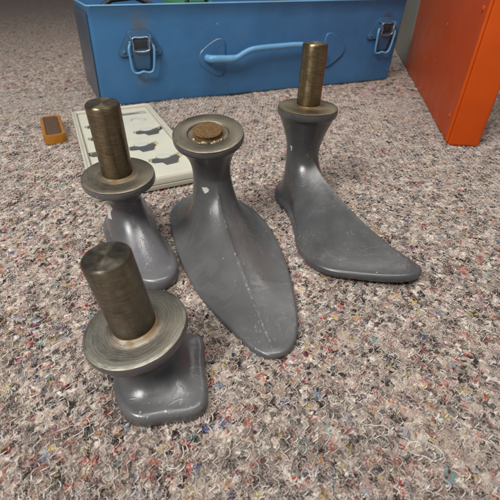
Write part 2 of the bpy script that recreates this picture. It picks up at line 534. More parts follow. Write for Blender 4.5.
    A, B, sd = A[vis], B[vis], sd[vis]
    k = 6
    t = np.linspace(0, 1, k)[None, :, None]
    Q = A[:, None, :] * (1 - t) + B[:, None, :] * t
    bow = (np.sin(np.pi * t[..., 0]) * RNG.normal(.0007, .0003, (len(A), 1)))
    qx = Q[..., 0] + bow; qy = Q[..., 1]
    x = qx * ca - qy * sa; y = qx * sa + qy * ca
    z = height(x, y) + .00075 + .0010 * np.sin(np.pi * (t[..., 0] * .9 + .05)) + RNG.normal(0, .00040, (len(A), 1)) - .0012 * np.clip(vnoise(x.mean(1), y.mean(1), .02), 0, .5)[:, None]
    g = RNG.uniform(.44, .84, (len(A), 1))
    col = g * np.array([[1.0, .95, .88]])
    d = np.sqrt(y.mean(1) ** 2 + .18 ** 2)
    strands('stitching_thread', np.stack([x, y, z], -1), .00019 * np.clip(d / .3, .9, 1.6) * RNG.uniform(.55, 1.3, len(A)), col, mat,
            'off-white zigzag stitching thread running through the felt', 'stitching')
    # a few loose pale loops of thread lying on top
    loops = []
    for (lx, ly, s_) in ((-.088, .090, .0045), (.062, .092, .004), (.083, .083, .005), (.058, .110, .003), (-.035, .079, .004), (.16, .30, .005), (-.19, .33, .004), (.03, .145, .003)):
        a0 = random.uniform(0, 6.28); pts = []
        for i in range(16):
            a_ = a0 + i / 15 * random.uniform(4.5, 5.6)
            rr = s_ * (1 + .35 * math.sin(2.3 * a_ + lx * 90))
            px, py = lx + rr * math.cos(a_) * 1.25, ly + rr * math.sin(a_)
            pts.append((px, py, float(height(px, py)) + .0008 + .0005 * math.sin(i)))
        loops.append(pts)
    strands('loose_thread', np.array(loops), np.full(len(loops), .00021), np.tile(np.array([[.72, .69, .66]]), (len(loops), 1)), mat,
            'loose curls of pale thread lying on the felt', 'loose thread', sides=5)

# ------------------------------------------------------------------ shoe lasts
R_FL = .026
TURNED = [mat_turned('turned_steel'), mat_turned('turned_steel_brown', (.21, .19, .15), .75), mat_turned('turned_steel_dull', (.20, .182, .145), .8), mat_turned('turned_steel_rusty', (.21, .18, .12), .95)]
POST = [mat_post('worn_steel_post', (.205, .185, .145)), mat_post('browned_steel_post', (.225, .185, .12)), None, mat_post('golden_brown_steel_post', (.25, .195, .115))]
RUST = mat_rust('rust')

def shoe_last(label, outline, thick, C, axis, neck_d, neck_r, beta_front, beta_back, paint, toe,
              post_len=.048, post_r=.0106, post_label=None, rim=.0065, steel=0, post_axis=None, seed=0, edge=.0022, flare=2.2, R=R_FL, swell=0.0, crest=0.0, crest_w=.11, beta_side=0.0, toe_lift=0.0):
    C = np.array(C, float); axis = np.array(axis, float); axis /= np.linalg.norm(axis)
    N = 128
    O = catmull(outline, N)
    ctr = O.mean(0)
    if ((O[:, 0] * np.roll(O[:, 1], -1) - np.roll(O[:, 0], -1) * O[:, 1]).sum()) < 0: O = O[::-1]
    # start at the toe
    k0 = int(np.argmin(np.linalg.norm(O - np.array(toe), axis=1)))
    O = np.roll(O, -k0, axis=0)
    nb = C - axis * neck_d
    base = (float(O[:, 0].mean()), float(O[:, 1].mean()), 0.0)
    root = empty('shoe_last', base)
    tag(root, label, 'shoe last', 'cast iron shoe lasts standing on the felt')
    # neck ring aligned with the toe direction
    fwd = np.array([toe[0] - nb[0], toe[1] - nb[1], 0.0]); fwd -= axis * (fwd @ axis); fwd /= np.linalg.norm(fwd)
    side = np.cross(axis, fwd)
    arc = np.linspace(0, 2 * np.pi, N, endpoint=False)
    d = O - nb[:2]
    pol = np.unwrap(np.arctan2(d @ side[:2], d @ fwd[:2]))
    pol = pol - pol[0]
    ang = .55 * arc + .45 * pol
    def ring(c, r): return c + r * (np.outer(np.cos(ang), fwd) + np.outer(np.sin(ang), side))
    nrm = np.roll(O, -1, 0) - np.roll(O, 1, 0); nrm = np.stack([nrm[:, 1], -nrm[:, 0]], 1); nrm /= np.linalg.norm(nrm, axis=1, keepdims=True)
    off = lambda e: O - nrm * e
    z = lambda P, zz: np.column_stack([P, np.full(N, zz)])
    zb = -.0006
    rings = [z(off(edge * 1.2), zb), z(off(edge * .35), zb + edge * .25), z(O, zb + edge * .9), z(O, thick - edge * .8),
             z(off(edge * .3), thick - edge * .22), z(off(edge * .9), thick)]
    E0 = z(off(edge * .9), thick)
    NR = ring(nb, neck_r)
    w = .5 + .5 * np.cos(ang)
    beta = beta_back + (beta_front - beta_back) * w ** 1.3 + beta_side * np.sin(ang) ** 2
    K = 26
    wa = (ang + np.pi) % (2 * np.pi) - np.pi
    for i in range(1, K + 1):
        s_ = i / K
        a_ = s_ * np.pi / 2
        m = math.sin(a_)
        g = (1 - math.cos(a_)) ** beta
        P = E0 * (1 - m) + NR * m
        P[:, 2] = E0[:, 2] * (1 - g) + NR[:, 2] * g
        if swell:
            bul = swell * math.sin(np.pi * s_) ** 1.2
            P[:, :2] += nrm * (bul * (1 - s_))
        P[:, 2] += crest * np.exp(-np.abs(wa / crest_w)) * math.sin(np.pi * min(s_ * 1.02, 1)) ** .45
        rings.append(P)
    K2 = 14
    for i in range(1, K2 + 1):
        s_ = i / K2
        dd = neck_d + (rim - neck_d) * s_
        r = neck_r + (R * .93 - neck_r) * (s_ ** flare)
        rings.append(ring(C - axis * dd, r))
    rings += [ring(C - axis * (rim - .0008), R * .985), ring(C - axis * (rim - .002), R), ring(C - axis * .0018, R), ring(C - axis * .0011, R * .992), ring(C - axis * .0011, R * .94), ring(C - axis * .0050, R * .93)]
    if toe_lift:       # the sole curves up off the ground towards the toe
        tv = np.array([toe[0], toe[1]]) - O.mean(0); tl = np.linalg.norm(tv); tv /= tl
        for P in rings[:6 + K]:
            q_ = np.clip(((P[:, :2] - O.mean(0)) @ tv) / tl, 0, 1.1)
            P[:, 2] += toe_lift * q_ ** 2.2
    # hand-cast unevenness
    rs = []
    for P in rings:
        Q = P.copy()
        for i in range(N):
            v = mnoise.noise(Vector((P[i, 0] * 55 + seed, P[i, 1] * 55, P[i, 2] * 55)))
            c2 = P.mean(0)
            dv = P[i] - c2; l = np.linalg.norm(dv)
            Q[i] += dv / max(l, 1e-6) * v * .00045
        rs.append(Q)
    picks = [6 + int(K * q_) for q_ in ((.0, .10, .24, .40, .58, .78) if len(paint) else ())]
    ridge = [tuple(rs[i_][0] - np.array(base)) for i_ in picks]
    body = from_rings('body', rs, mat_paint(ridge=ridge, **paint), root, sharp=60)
    # machined disc: own local frame so the turning marks are concentric
    a, u, v = frame(axis)
    Mx = Matrix(((u[0], v[0], a[0], C[0] - base[0]), (u[1], v[1], a[1], C[1] - base[1]), (u[2], v[2], a[2], C[2] - base[2]), (0, 0, 0, 1)))
    def lathe(name, prof, mat, n=112, jitter=0.0, parent=root, mtx=Mx):
        t = np.linspace(0, 2 * np.pi, n, endpoint=False)
        rg = []
        for (r, zz) in prof:
            rg.append(np.column_stack([np.cos(t) * r, np.sin(t) * r, np.full(n, zz)]))
        if jitter:
            for g_ in rg:
                for i in range(n):
                    g_[i, 2] += mnoise.noise(Vector(g_[i] * 700)) * jitter + mnoise.noise(Vector(g_[i] * 260)) * jitter
                    k_ = 1 + mnoise.noise(Vector(g_[i] * 300)) * .05
                    g_[i, 0] *= k_; g_[i, 1] *= k_
        o = from_rings(name, rg, mat, None, sharp=38)
        o.parent = parent; o.matrix_local = mtx
        return o
    if post_len > .01:
        lathe('flange', [(R * .90, -.0014), (R * .988, -.0014), (R * .994, -.0009), (R * .990, -.0003), (R * .972, 0), (R * .80, .0001), (R * .62, .00005), (post_r * 1.42, 0), (post_r * 1.22, .0004), (post_r * 1.07, .0013), (post_r * .9, .0022)], TURNED[steel])
        pm = Mx
        if post_axis is not None:
            a2, u2, v2 = frame(post_axis)
            pm = Matrix(((u2[0], v2[0], a2[0], C[0] - base[0]), (u2[1], v2[1], a2[1], C[1] - base[1]), (u2[2], v2[2], a2[2], C[2] - base[2]), (0, 0, 0, 1)))
        prof = [(post_r * .96, -.002), (post_r * 1.0, .003)]
        for i in range(1, 12): prof.append((post_r * (1 - .0 * i), .003 + (post_len - .005) * i / 12))
        prof += [(post_r, post_len - .0014), (post_r * .985, post_len - .0008), (post_r * .93, post_len - .0001), (post_r * .86, post_len), (post_r * .4, post_len + .0001), (post_r * .05, post_len + .0001)]
        lathe('post', prof, POST[steel], 72, mtx=pm)
    else:
        lathe('flange', [(R * .90, -.0014), (R * .988, -.0014), (R * .994, -.0009), (R * .990, -.0003), (R * .972, 0), (R * .80, .0001), (R * .60, 0), (R * .575, -.0005), (R * .55, -.0016), (R * .5, -.0022), (R * .3, -.0022)], TURNED[steel])
        prof = [(.0112, -.0026), (.0110, -.0014), (.0102, -.0004), (.0102, .0008), (.0106, .0016), (.0101, .0023)] + [(.0101 * q_, .0025) for q_ in (.9, .78, .66, .54, .42, .3, .18, .06)]
        st = lathe('post_stub', prof, RUST, 80, jitter=.00060)
        tag(st, 'broken off rusty stump of the post')
        # bright weld-like crumbs in the recess round the stub
        bm = bmesh.new()
        for i in range(15):
            an = -2.5 + i * .135 + random.uniform(-.05, .05)
            rr = random.uniform(.0118, .0132); sz = random.uniform(.0009, .0020)
            bmesh.ops.create_icosphere(bm, subdivisions=3, radius=sz, matrix=Matrix.Translation((rr * math.cos(an), rr * math.sin(an), -.0017)) @ Matrix.Rotation(an, 4, 'Z') @ Matrix.Diagonal((.75, random.uniform(.9, 1.6), .7, 1)))
        for v_ in bm.verts: v_.co += Vector((mnoise.noise(v_.co * 800), mnoise.noise(v_.co * 800 + Vector((7, 3, 1))), mnoise.noise(v_.co * 900 + Vector((2, 9, 4))))) * .0009
        me = bpy.data.meshes.new('weld_bead'); bm.to_mesh(me); bm.free(); smooth(me)
        o = link_mesh('weld_bead', me, CRUMB, None); o.parent = root; o.matrix_local = Mx
    return root

CRUMB = mat_simple('bright_steel_bead', (.25, .20, .13), .40, .7, 600, .6, .5)

# 1: square heel block, nearest the camera
shoe_last('short iron last with square-cornered heel block and tall post, nearest the camera',
          [(-.0351, .1469), (-.0288, .1446), (-.0264, .137), (-.0254, .1276), (-.0217, .1045), (-.0240, .0990), (-.0290, .0962), (-.0413, .0946), (-.0542, .0931), (-.0615, .0965), (-.0680, .1045), (-.0730, .118), (-.0725, .135), (-.066, .146), (-.050, .150)],
          .0095, (-.0575, .1251, .040), (-.105, -.035, .99), .0175, .0145, 1.05, .9,
          dict(name='grey_enamel_block', ridge_wear=(.0012, .15), scuffs_glints=[((.018, -.020, .009), .012)], base=(.098, .0965, .0995)), (-.043, .0946), .045, .0109, post_axis=(-.085, -.03, .99), seed=3, edge=.0030, flare=1.7)  # front right corner spot paints glints into the enamel colour
# 2: small rounded last with tall post
shoe_last('small rounded iron last with tall post, in front of the white plastic case',
          [(-.1030, .3140), (-.0950, .2985), (-.0850, .2810), (-.0780, .2605), (-.0655, .2388), (-.0553, .2194), (-.0528, .2087), (-.0545, .1975), (-.0610, .1915), (-.0720, .1912), (-.0840, .1970), (-.0945, .2090), (-.1060, .2270), (-.1160, .2430), (-.1230, .2570), (-.1275, .2740), (-.1270, .2960), (-.1170, .3120)],
          .0110, (-.096, .2476, .0644), (.03, -.095, .99), .021, .0130, .72, .62,
          dict(name='grey_enamel_small', ridge_wear=(.0016, .6), base=(.116, .1145, .121), chips=[((-.0121, -.011, .0414), .0030), ((-.0150, -.0090, .0350), .0042), ((-.0135, -.0095, .0385), .0030)]), (-.062, .192), .051, .0108, post_axis=(.035, -.08, .99), steel=1, seed=11, edge=.0036, flare=1.8, swell=.003)
# 3: long leaf-shaped sole, post broken off
shoe_last('large iron last with long pointed leaf-shaped sole and broken rusty stub on its disc',
          [(.0212, .1362), (.0280, .1465), (.0308, .1620), (.0307, .1850), (.0288, .2120), (.0189, .2635), (.0037, .2990), (-.0137, .3200), (-.0330, .3340), (-.0530, .3310), (-.0680, .3170), (-.0735, .2990), (-.0709, .2763), (-.0528, .2207), (-.0325, .1804), (-.0137, .1555), (.0020, .1385), (.0112, .1335)],
          .0052, (-.0303, .264, .0895), (.0, -.215, .976), .033, .0150, .98, .85,
          dict(name='grey_enamel_leaf', ridge_wear=(.0013, .9), scuffs_glints=[((.0262, -.083, .0068), .024), ((.0129, .0109, .020), .014), ((.020, -.04, .012), .010)], base=(.096, .0965, .0975), chips=[((-.018, .0192, .0468), .0022)]), (.0150, .1350), 0.0, steel=2, seed=21, edge=.0020, crest=.0026, crest_w=.075, beta_side=.05)
# 4: shoe-shaped last with tall post
shoe_last('shoe-shaped iron last with pointed toe and upright post, in front of the toolbox handle',
          [(.0256, .3395), (.0262, .3184), (.0345, .2954), (.0375, .2683), (.0385, .2388), (.0455, .2182), (.0586, .2065), (.0804, .1998), (.0992, .1955), (.1130, .1950), (.1215, .1990), (.1240, .2045), (.1205, .2160), (.1110, .2400), (.1000, .2680), (.0900, .3000), (.0790, .3300), (.0690, .3540), (.0520, .3640), (.0350, .3580)],
          .0068, (.0503, .3303, .0895), (.03, .0, .999), .040, .0150, .66, .62,
          dict(name='grey_enamel_shoe', ridge_wear=(.0013, .35), scuffs_glints=[((.044, -.062, .012), .016), ((-.03, -.03, .012), .022)], base=(.068, .0685, .071), chips=[((-.032, .0461, .0556), .0013)], greens=[((-.0169, .041, .051), .0015), ((-.0063, .0471, .0437), .0013)]), (.1215, .2050), .048, .0101, crest=.0022, crest_w=.10, beta_side=.40, toe_lift=.0055, steel=3, seed=31, edge=.0030, flare=1.6, rim=.0075)  # toe spot is a highlight painted into the enamel colour

# ------------------------------------------------------------------ blue toolbox
BL = np.array([-.2494, .6447, 0.0]); E1 = np.array([.9335, .3586, 0.0]); E2 = np.array([-.4300, .9028, 0.0])
def face_xf(co):
    """local (u along the front, z up, w out of the front) -> world"""
    co = np.asarray(co, float)
    return BL + np.outer(co[:, 0] + .06 * co[:, 1], E1) + np.outer(co[:, 1], [0, 0, 1.0]) - np.outer(co[:, 2], E2)
BOX_O = BL + E1 * .29 + E2 * .11
def stain_pt(u, z): return tuple(face_xf(np.array([(u, z, 0)]))[0] - BOX_O)
BLUE = mat_blue('blue_enamel', stains=[(stain_pt(.0715, .118), .009, (.12, .085, .05), .7), (stain_pt(.075, .122), .024, (.13, .14, .15), .35), (stain_pt(.072, .040), .020, (.10, .15, .18), .4), (stain_pt(.548, .116), .014, (.07, .05, .05), .6)])
BLUE_L = mat_blue('light_blue_enamel', (.13, .33, .56), (.22, .34), worn=False)
BLUE_D = mat_blue('blue_enamel_latch', (.045, .125, .235), (.28, .42))
STEEL = mat_simple('bright_wire', (.42, .43, .44), .3, .9, 300, .3, .1)
GAP_SHADE = mat_simple('gap_shade', (.05, .055, .065), .45, .6, 300, .3, .1)  # dark colour standing in for shade in gaps and the latch slot

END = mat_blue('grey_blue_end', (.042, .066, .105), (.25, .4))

def rrect(w, d, r, n=8):
    pts = []
    for cx, cy, a0 in ((w - r, d - r, 0), (r, d - r, 90), (r, r, 180), (w - r, r, 270)):
        for i in range(n + 1):
            a = math.radians(a0 + 90 * i / n)
            pts.append((cx + r * math.cos(a), cy + r * math.sin(a)))
    return np.array(pts)

def build_toolbox():
    root = empty('toolbox', tuple(BL + E1 * .29 + E2 * .11))
    tag(root, 'open blue metal toolbox with two clasps and a carrying handle', 'toolbox')
    W, D, Ht = .585, .24, .1445
    def rg(inset, z):
        P = rrect(W - 2 * inset, D - 2 * inset, max(.006 - inset, .0015)) + inset
        n = len(P)
        co = np.column_stack([P[:, 0], np.full(n, z), -P[:, 1]])
        return face_xf(co)
    rings = [rg(.004, .0), rg(.001, .0015), rg(0, .005)]
    for i in range(1, 8): rings.append(rg(0, .005 + (Ht - .011) * i / 8))
    rings += [rg(0, Ht - .004), rg(-.0008, Ht - .003), rg(-.0008, Ht - .001), rg(0, Ht), rg(.0015, Ht), rg(.002, Ht - .002), rg(.002, .06), rg(.002, .004), rg(.01, .003)]
    from_rings('box_body', rings, BLUE, root, sharp=50)
    rim = [rg(-.0016, Ht - .0008), rg(-.0018, Ht + .0002), rg(-.0010, Ht + .0010), rg(.0004, Ht + .0012), rg(.0018, Ht + .0006), rg(.0020, Ht - .0006)]
    from_rings('rolled_rim', rim, BLUE_L, root, cap0=False, cap1=False, sharp=None)  # lighter blue puts the highlight along the rim into its colour

    n_ = 12
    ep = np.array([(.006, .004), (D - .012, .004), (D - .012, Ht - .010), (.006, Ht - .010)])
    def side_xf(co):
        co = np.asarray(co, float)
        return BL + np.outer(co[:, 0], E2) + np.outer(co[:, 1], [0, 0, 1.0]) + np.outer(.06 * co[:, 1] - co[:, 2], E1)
    prism('dark_end_sheet', ep, .0004, .0022, END, root, .0008, side_xf)  # thin grey-blue sheet over the left wall, darker than the box

    def latch(u0, up=0.0):
        def face_xf(co, base_xf=globals()['face_xf']):
            co = np.array(co, float); co[:, 1] += up
            return base_xf(co)
        # backing plate with three rounded corners
        tri = catmull([(-.034, .0795), (-.031, .0755), (-.018, .0765), (.018, .0765), (.031, .0755), (.034, .0795), (.030, .088), (.018, .1075), (.012, .1115), (-.012, .1115), (-.018, .1075), (-.030, .088)], 64) * [1, 1] + [u0, 0]
        L = prism('latch', tri, .0004, .0032, BLUE_D, root, .0006, face_xf)
        # thin dark line painting the gap shadow round the plate
        e = [(*p, .0012) for p in tri]
        tube('plate_outline', face_xf(np.array(e)), .0005, GAP_SHADE, L, 6, True)
        for ru, rz in ((-.0255, .0815), (.0255, .0815)):
            t_ = np.linspace(0, 2 * np.pi, 16, endpoint=False)
            from_rings('rivet', [face_xf(np.column_stack([u0 + ru + np.cos(t_) * a_, rz + np.sin(t_) * a_, np.full(16, w_)])) for a_, w_ in ((.0028, .0030), (.0027, .0038), (.0018, .0045), (.0004, .0047))], BLUE_D, L)
        # lever: channel folded from sheet, hanging down and slightly out
        lever = np.array([(-.0135, .101, .0035), (.0135, .101, .0035), (.0135, .101, .009), (-.0135, .101, .009)])
        secs = [(.103, .004, .0105, .0135), (.092, .004, .0115, .014), (.078, .0035, .0100, .0138), (.064, .0030, .0075, .0130), (.056, .0028, .0052, .0125)]
        rings = []
        for (z, w0, w1, hw) in secs:
            rings.append(face_xf(np.array([(u0 - hw, z, w0), (u0 + hw, z, w0), (u0 + hw, z, w1 - .001), (u0 + hw - .001, z, w1), (u0 - hw + .001, z, w1), (u0 - hw, z, w1 - .001)])))
        from_rings('lever', rings, BLUE_D, L, sharp=30)
        # slot in the lever: dark block painting the cavity's shade, plus bright wire rectangle
        prism('slot_shade', [(u0 - .0095, .0875), (u0 + .0095, .0875), (u0 + .0095, .0975), (u0 - .0095, .0975)], .0105, .0122, GAP_SHADE, L, .0003, face_xf)
        sq = [(u0 - .012, .0845, .0135), (u0 + .012, .0845, .0135), (u0 + .0125, .092, .0142), (u0 + .0125, .1015, .0125), (u0, .1020, .0125), (u0 - .0125, .1015, .0125), (u0 - .0125, .092, .0142)]
        tube('hook_wire', face_xf(catmull(sq, 40)), .0013, STEEL, L, 7, True)
        for s_ in (-1, 1):
            ear = [(u0 + s_ * .0145, .1045, .003), (u0 + s_ * .0150, .1030, .0125), (u0 + s_ * .0150, .0955, .0135), (u0 + s_ * .0150, .0900, .0105)]
            tube('ear', face_xf(catmull(ear, 14, False)), .0016, BLUE_D, L, 7)
        tube('hinge_pin', face_xf(np.array([(u0 - .018, .0955, .008), (u0 + .018, .0955, .008)])), .0014, STEEL, L, 8)
        # the bail: heavy wire loop, pale blue paint
        bl = [(u0 - .0165, .0935, .009), (u0 - .0195, .088, .012), (u0 - .0190, .074, .0125), (u0 - .0172, .058, .0115), (u0 - .0150, .0530, .011), (u0 - .0100, .0512, .011), (u0 - .003, .0525, .0112), (u0, .0535, .0112), (u0 + .003, .0525, .0112), (u0 + .0100, .0512, .011), (u0 + .0150, .0530, .011), (u0 + .0172, .058, .0115), (u0 + .0190, .074, .0125), (u0 + .0195, .088, .012), (u0 + .0165, .0935, .009)]
        tube('bail', face_xf(catmull(bl, 60, False)), .0019, BLUE_L, L, 9)
    latch(.0715)
    latch(.5420, .004)

    # carrying handle
    hr = [(.183, .0655, .003), (.1835, .0655, .010), (.188, .0655, .0145), (.200, .0650, .0155), (.222, .0640, .0155), (.232, .0655, .016), (.243, .0715, .0175), (.256, .0765, .018), (.275, .0785, .018), (.312, .0795, .018), (.345, .0800, .018), (.360, .0785, .018), (.369, .0740, .0175), (.376, .0695, .016), (.383, .0660, .0155), (.392, .0655, .0155), (.400, .0660, .0145), (.4045, .0660, .010), (.405, .0660, .003)]
    q = catmull(hr, 110, False)
    rad = np.where((q[:, 0] < .229) | (q[:, 0] > .378), .0062, .0046)
    rad = np.convolve(np.pad(rad, 3, mode='edge'), np.ones(7) / 7, 'valid')
    Hd = tube('handle', face_xf(q), rad, BLUE_L, root, 14)
    for (u0, k) in ((.1990, 1), (.4290, -1)):
        tri = catmull([(u0 + k * x, z) for x, z in ((-.0285, .0600), (-.0285, .0720), (-.016, .0835), (.004, .0935), (.0125, .0925), (.0150, .0860), (.0155, .064), (.0150, .044), (.0110, .0375), (.002, .0375), (-.016, .0480))], 72)
        pl = prism('handle_plate', tri, .0004, .0028, BLUE, Hd, .0006, face_xf)
        tube('plate_outline', face_xf(np.array([(*p, .0014) for p in tri])), .00055, BLUE_L if k < 0 else STEEL, Hd, 6, True)
        c = 0
    return root
build_toolbox()

# what lies inside the toolbox, just showing over its rim
def box_pt(u, v, z): return BL + E1 * u + E2 * v + np.array([0, 0, z])
BLACK = mat_simple('black_rubber', (.016, .016, .017), .5, 0, 220, .3, .2)
GREEN = mat_simple('green_plastic', (.03, .16, .055), .4, 0, 90, .15, .05)
GREYT = mat_simple('grey_tool_steel', (.28, .28, .27), .35, .8, 260, .3, .1)
def box_xf(co):
    co = np.asarray(co, float)
    return BL + np.outer(co[:, 0], E1) + np.outer(co[:, 1], E2) + np.outer(co[:, 2], [0, 0, 1.0])
def loaf(name, u0, v0, u1, v1, z0, z1, mat, parent=None):
    P = rrect(u1 - u0, v1 - v0, min(.012, (v1 - v0) * .3)) + [u0, v0]
    c = P.mean(0)
    rings = [box_xf(np.column_stack([c + (P - c) * f, np.full(len(P), z)])) for f, z in ((.9, z0), (1, z0 + .006), (1, z1 - .014), (.97, z1 - .006), (.88, z1 - .001), (.6, z1 + .0015), (.2, z1 + .002))]
    return from_rings(name, rings, mat, parent)
r = empty('tool_bag', tuple(box_pt(.12, .10, .004))); tag(r, 'black fabric tool bag lying in the left end of the blue toolbox', 'tool bag')
loaf('bag_body', .02, .05, .155, .20, .004, .136, BLACK, r)
tube('carry_strap', [box_pt(.035, .10, .134), box_pt(.06, .10, .147), box_pt(.10, .102, .150), box_pt(.135, .10, .136)], .004, BLACK, r, 8)
r = empty('green_case', tuple(box_pt(.20, .10, .004))); tag(r, 'green plastic tool case standing upright in the blue toolbox', 'tool case')
loaf('case_body', .165, .06, .235, .19, .004, .144, GREEN, r)
tube('case_grip', [box_pt(.18, .07, .142), box_pt(.185, .068, .150), box_pt(.212, .068, .150), box_pt(.218, .07, .142)], .0035, BLACK, r, 8)
r = empty('power_drill', tuple(box_pt(.36, .10, .004))); tag(r, 'black tool with ribbed grip lying across the middle of the toolbox', 'power tool')
dr = tube('drill_body', [box_pt(.26, .10, .09), box_pt(.30, .10, .105), box_pt(.37, .10, .112), box_pt(.43, .10, .112), box_pt(.455, .10, .112)], [.018, .027, .031, .026, .012], BLACK, r, 24)
tube('drill_grip', [box_pt(.35, .10, .10), box_pt(.355, .12, .05), box_pt(.36, .13, .02)], [.017, .016, .019], BLACK, r, 16)
tube('drill_chuck', [box_pt(.456, .10, .112), box_pt(.475, .10, .112), box_pt(.49, .10, .112), box_pt(.515, .10, .112)], [.014, .013, .006, .005], GREYT, r, 16)

# ------------------------------------------------------------------ white case of cutters
CC = np.array([-.159, .468]); CV = np.array([.42, -.9075]); CV /= np.linalg.norm(CV); CU = np.array([-CV[1], CV[0]])
def case_xf(co):
    co = np.asarray(co, float)
    xy = CC + np.outer(co[:, 0], CU) + np.outer(co[:, 1], CV)
    return np.column_stack([xy, co[:, 2] + .0004])
CREAM = mat_simple('cream_plastic', (.52, .50, .42), .35, 0, 60, .06, .03, Subsurface_Weight=.15, Subsurface_Scale=.004)
WHITEP = mat_simple('white_plastic', (.68, .67, .58), .4, 0, 60, .05, .03)
FOAM = mat_simple('yellowed_foam', (.55, .43, .17), .8, 0, 300, .25, .3)
CUT = mat_simple('grey_cutter_steel', (.075, .08, .085), .42, .55, 240, .4, .2)
DISC = mat_simple('milky_plastic', (.66, .65, .58), .3, 0, 80, .04, .02)

def mat_clear(name):
    s = M(name)
    tr = s.n('ShaderNodeBsdfTransparent'); tr.inputs[0].default_value = (.992, .992, .985, 1)
    gl = s.n('ShaderNodeBsdfGlossy'); gl.inputs['Roughness'].default_value = .12
    s.p(Base_Color=(.60, .60, .54, 1), Roughness=.4)
    m1 = s.n('ShaderNodeMixShader'); m1.inputs[0].default_value = .045
    s.t.links.new(tr.outputs[0], m1.inputs[1]); s.t.links.new(s.b.outputs[0], m1.inputs[2])
    m2 = s.n('ShaderNodeMixShader'); m2.inputs[0].default_value = .045
    s.t.links.new(m1.outputs[0], m2.inputs[1]); s.t.links.new(gl.outputs[0], m2.inputs[2])
    s.t.links.new(m2.outputs[0], s.out.inputs[0])
    return s.m
CLEAR = mat_clear('clear_plastic')

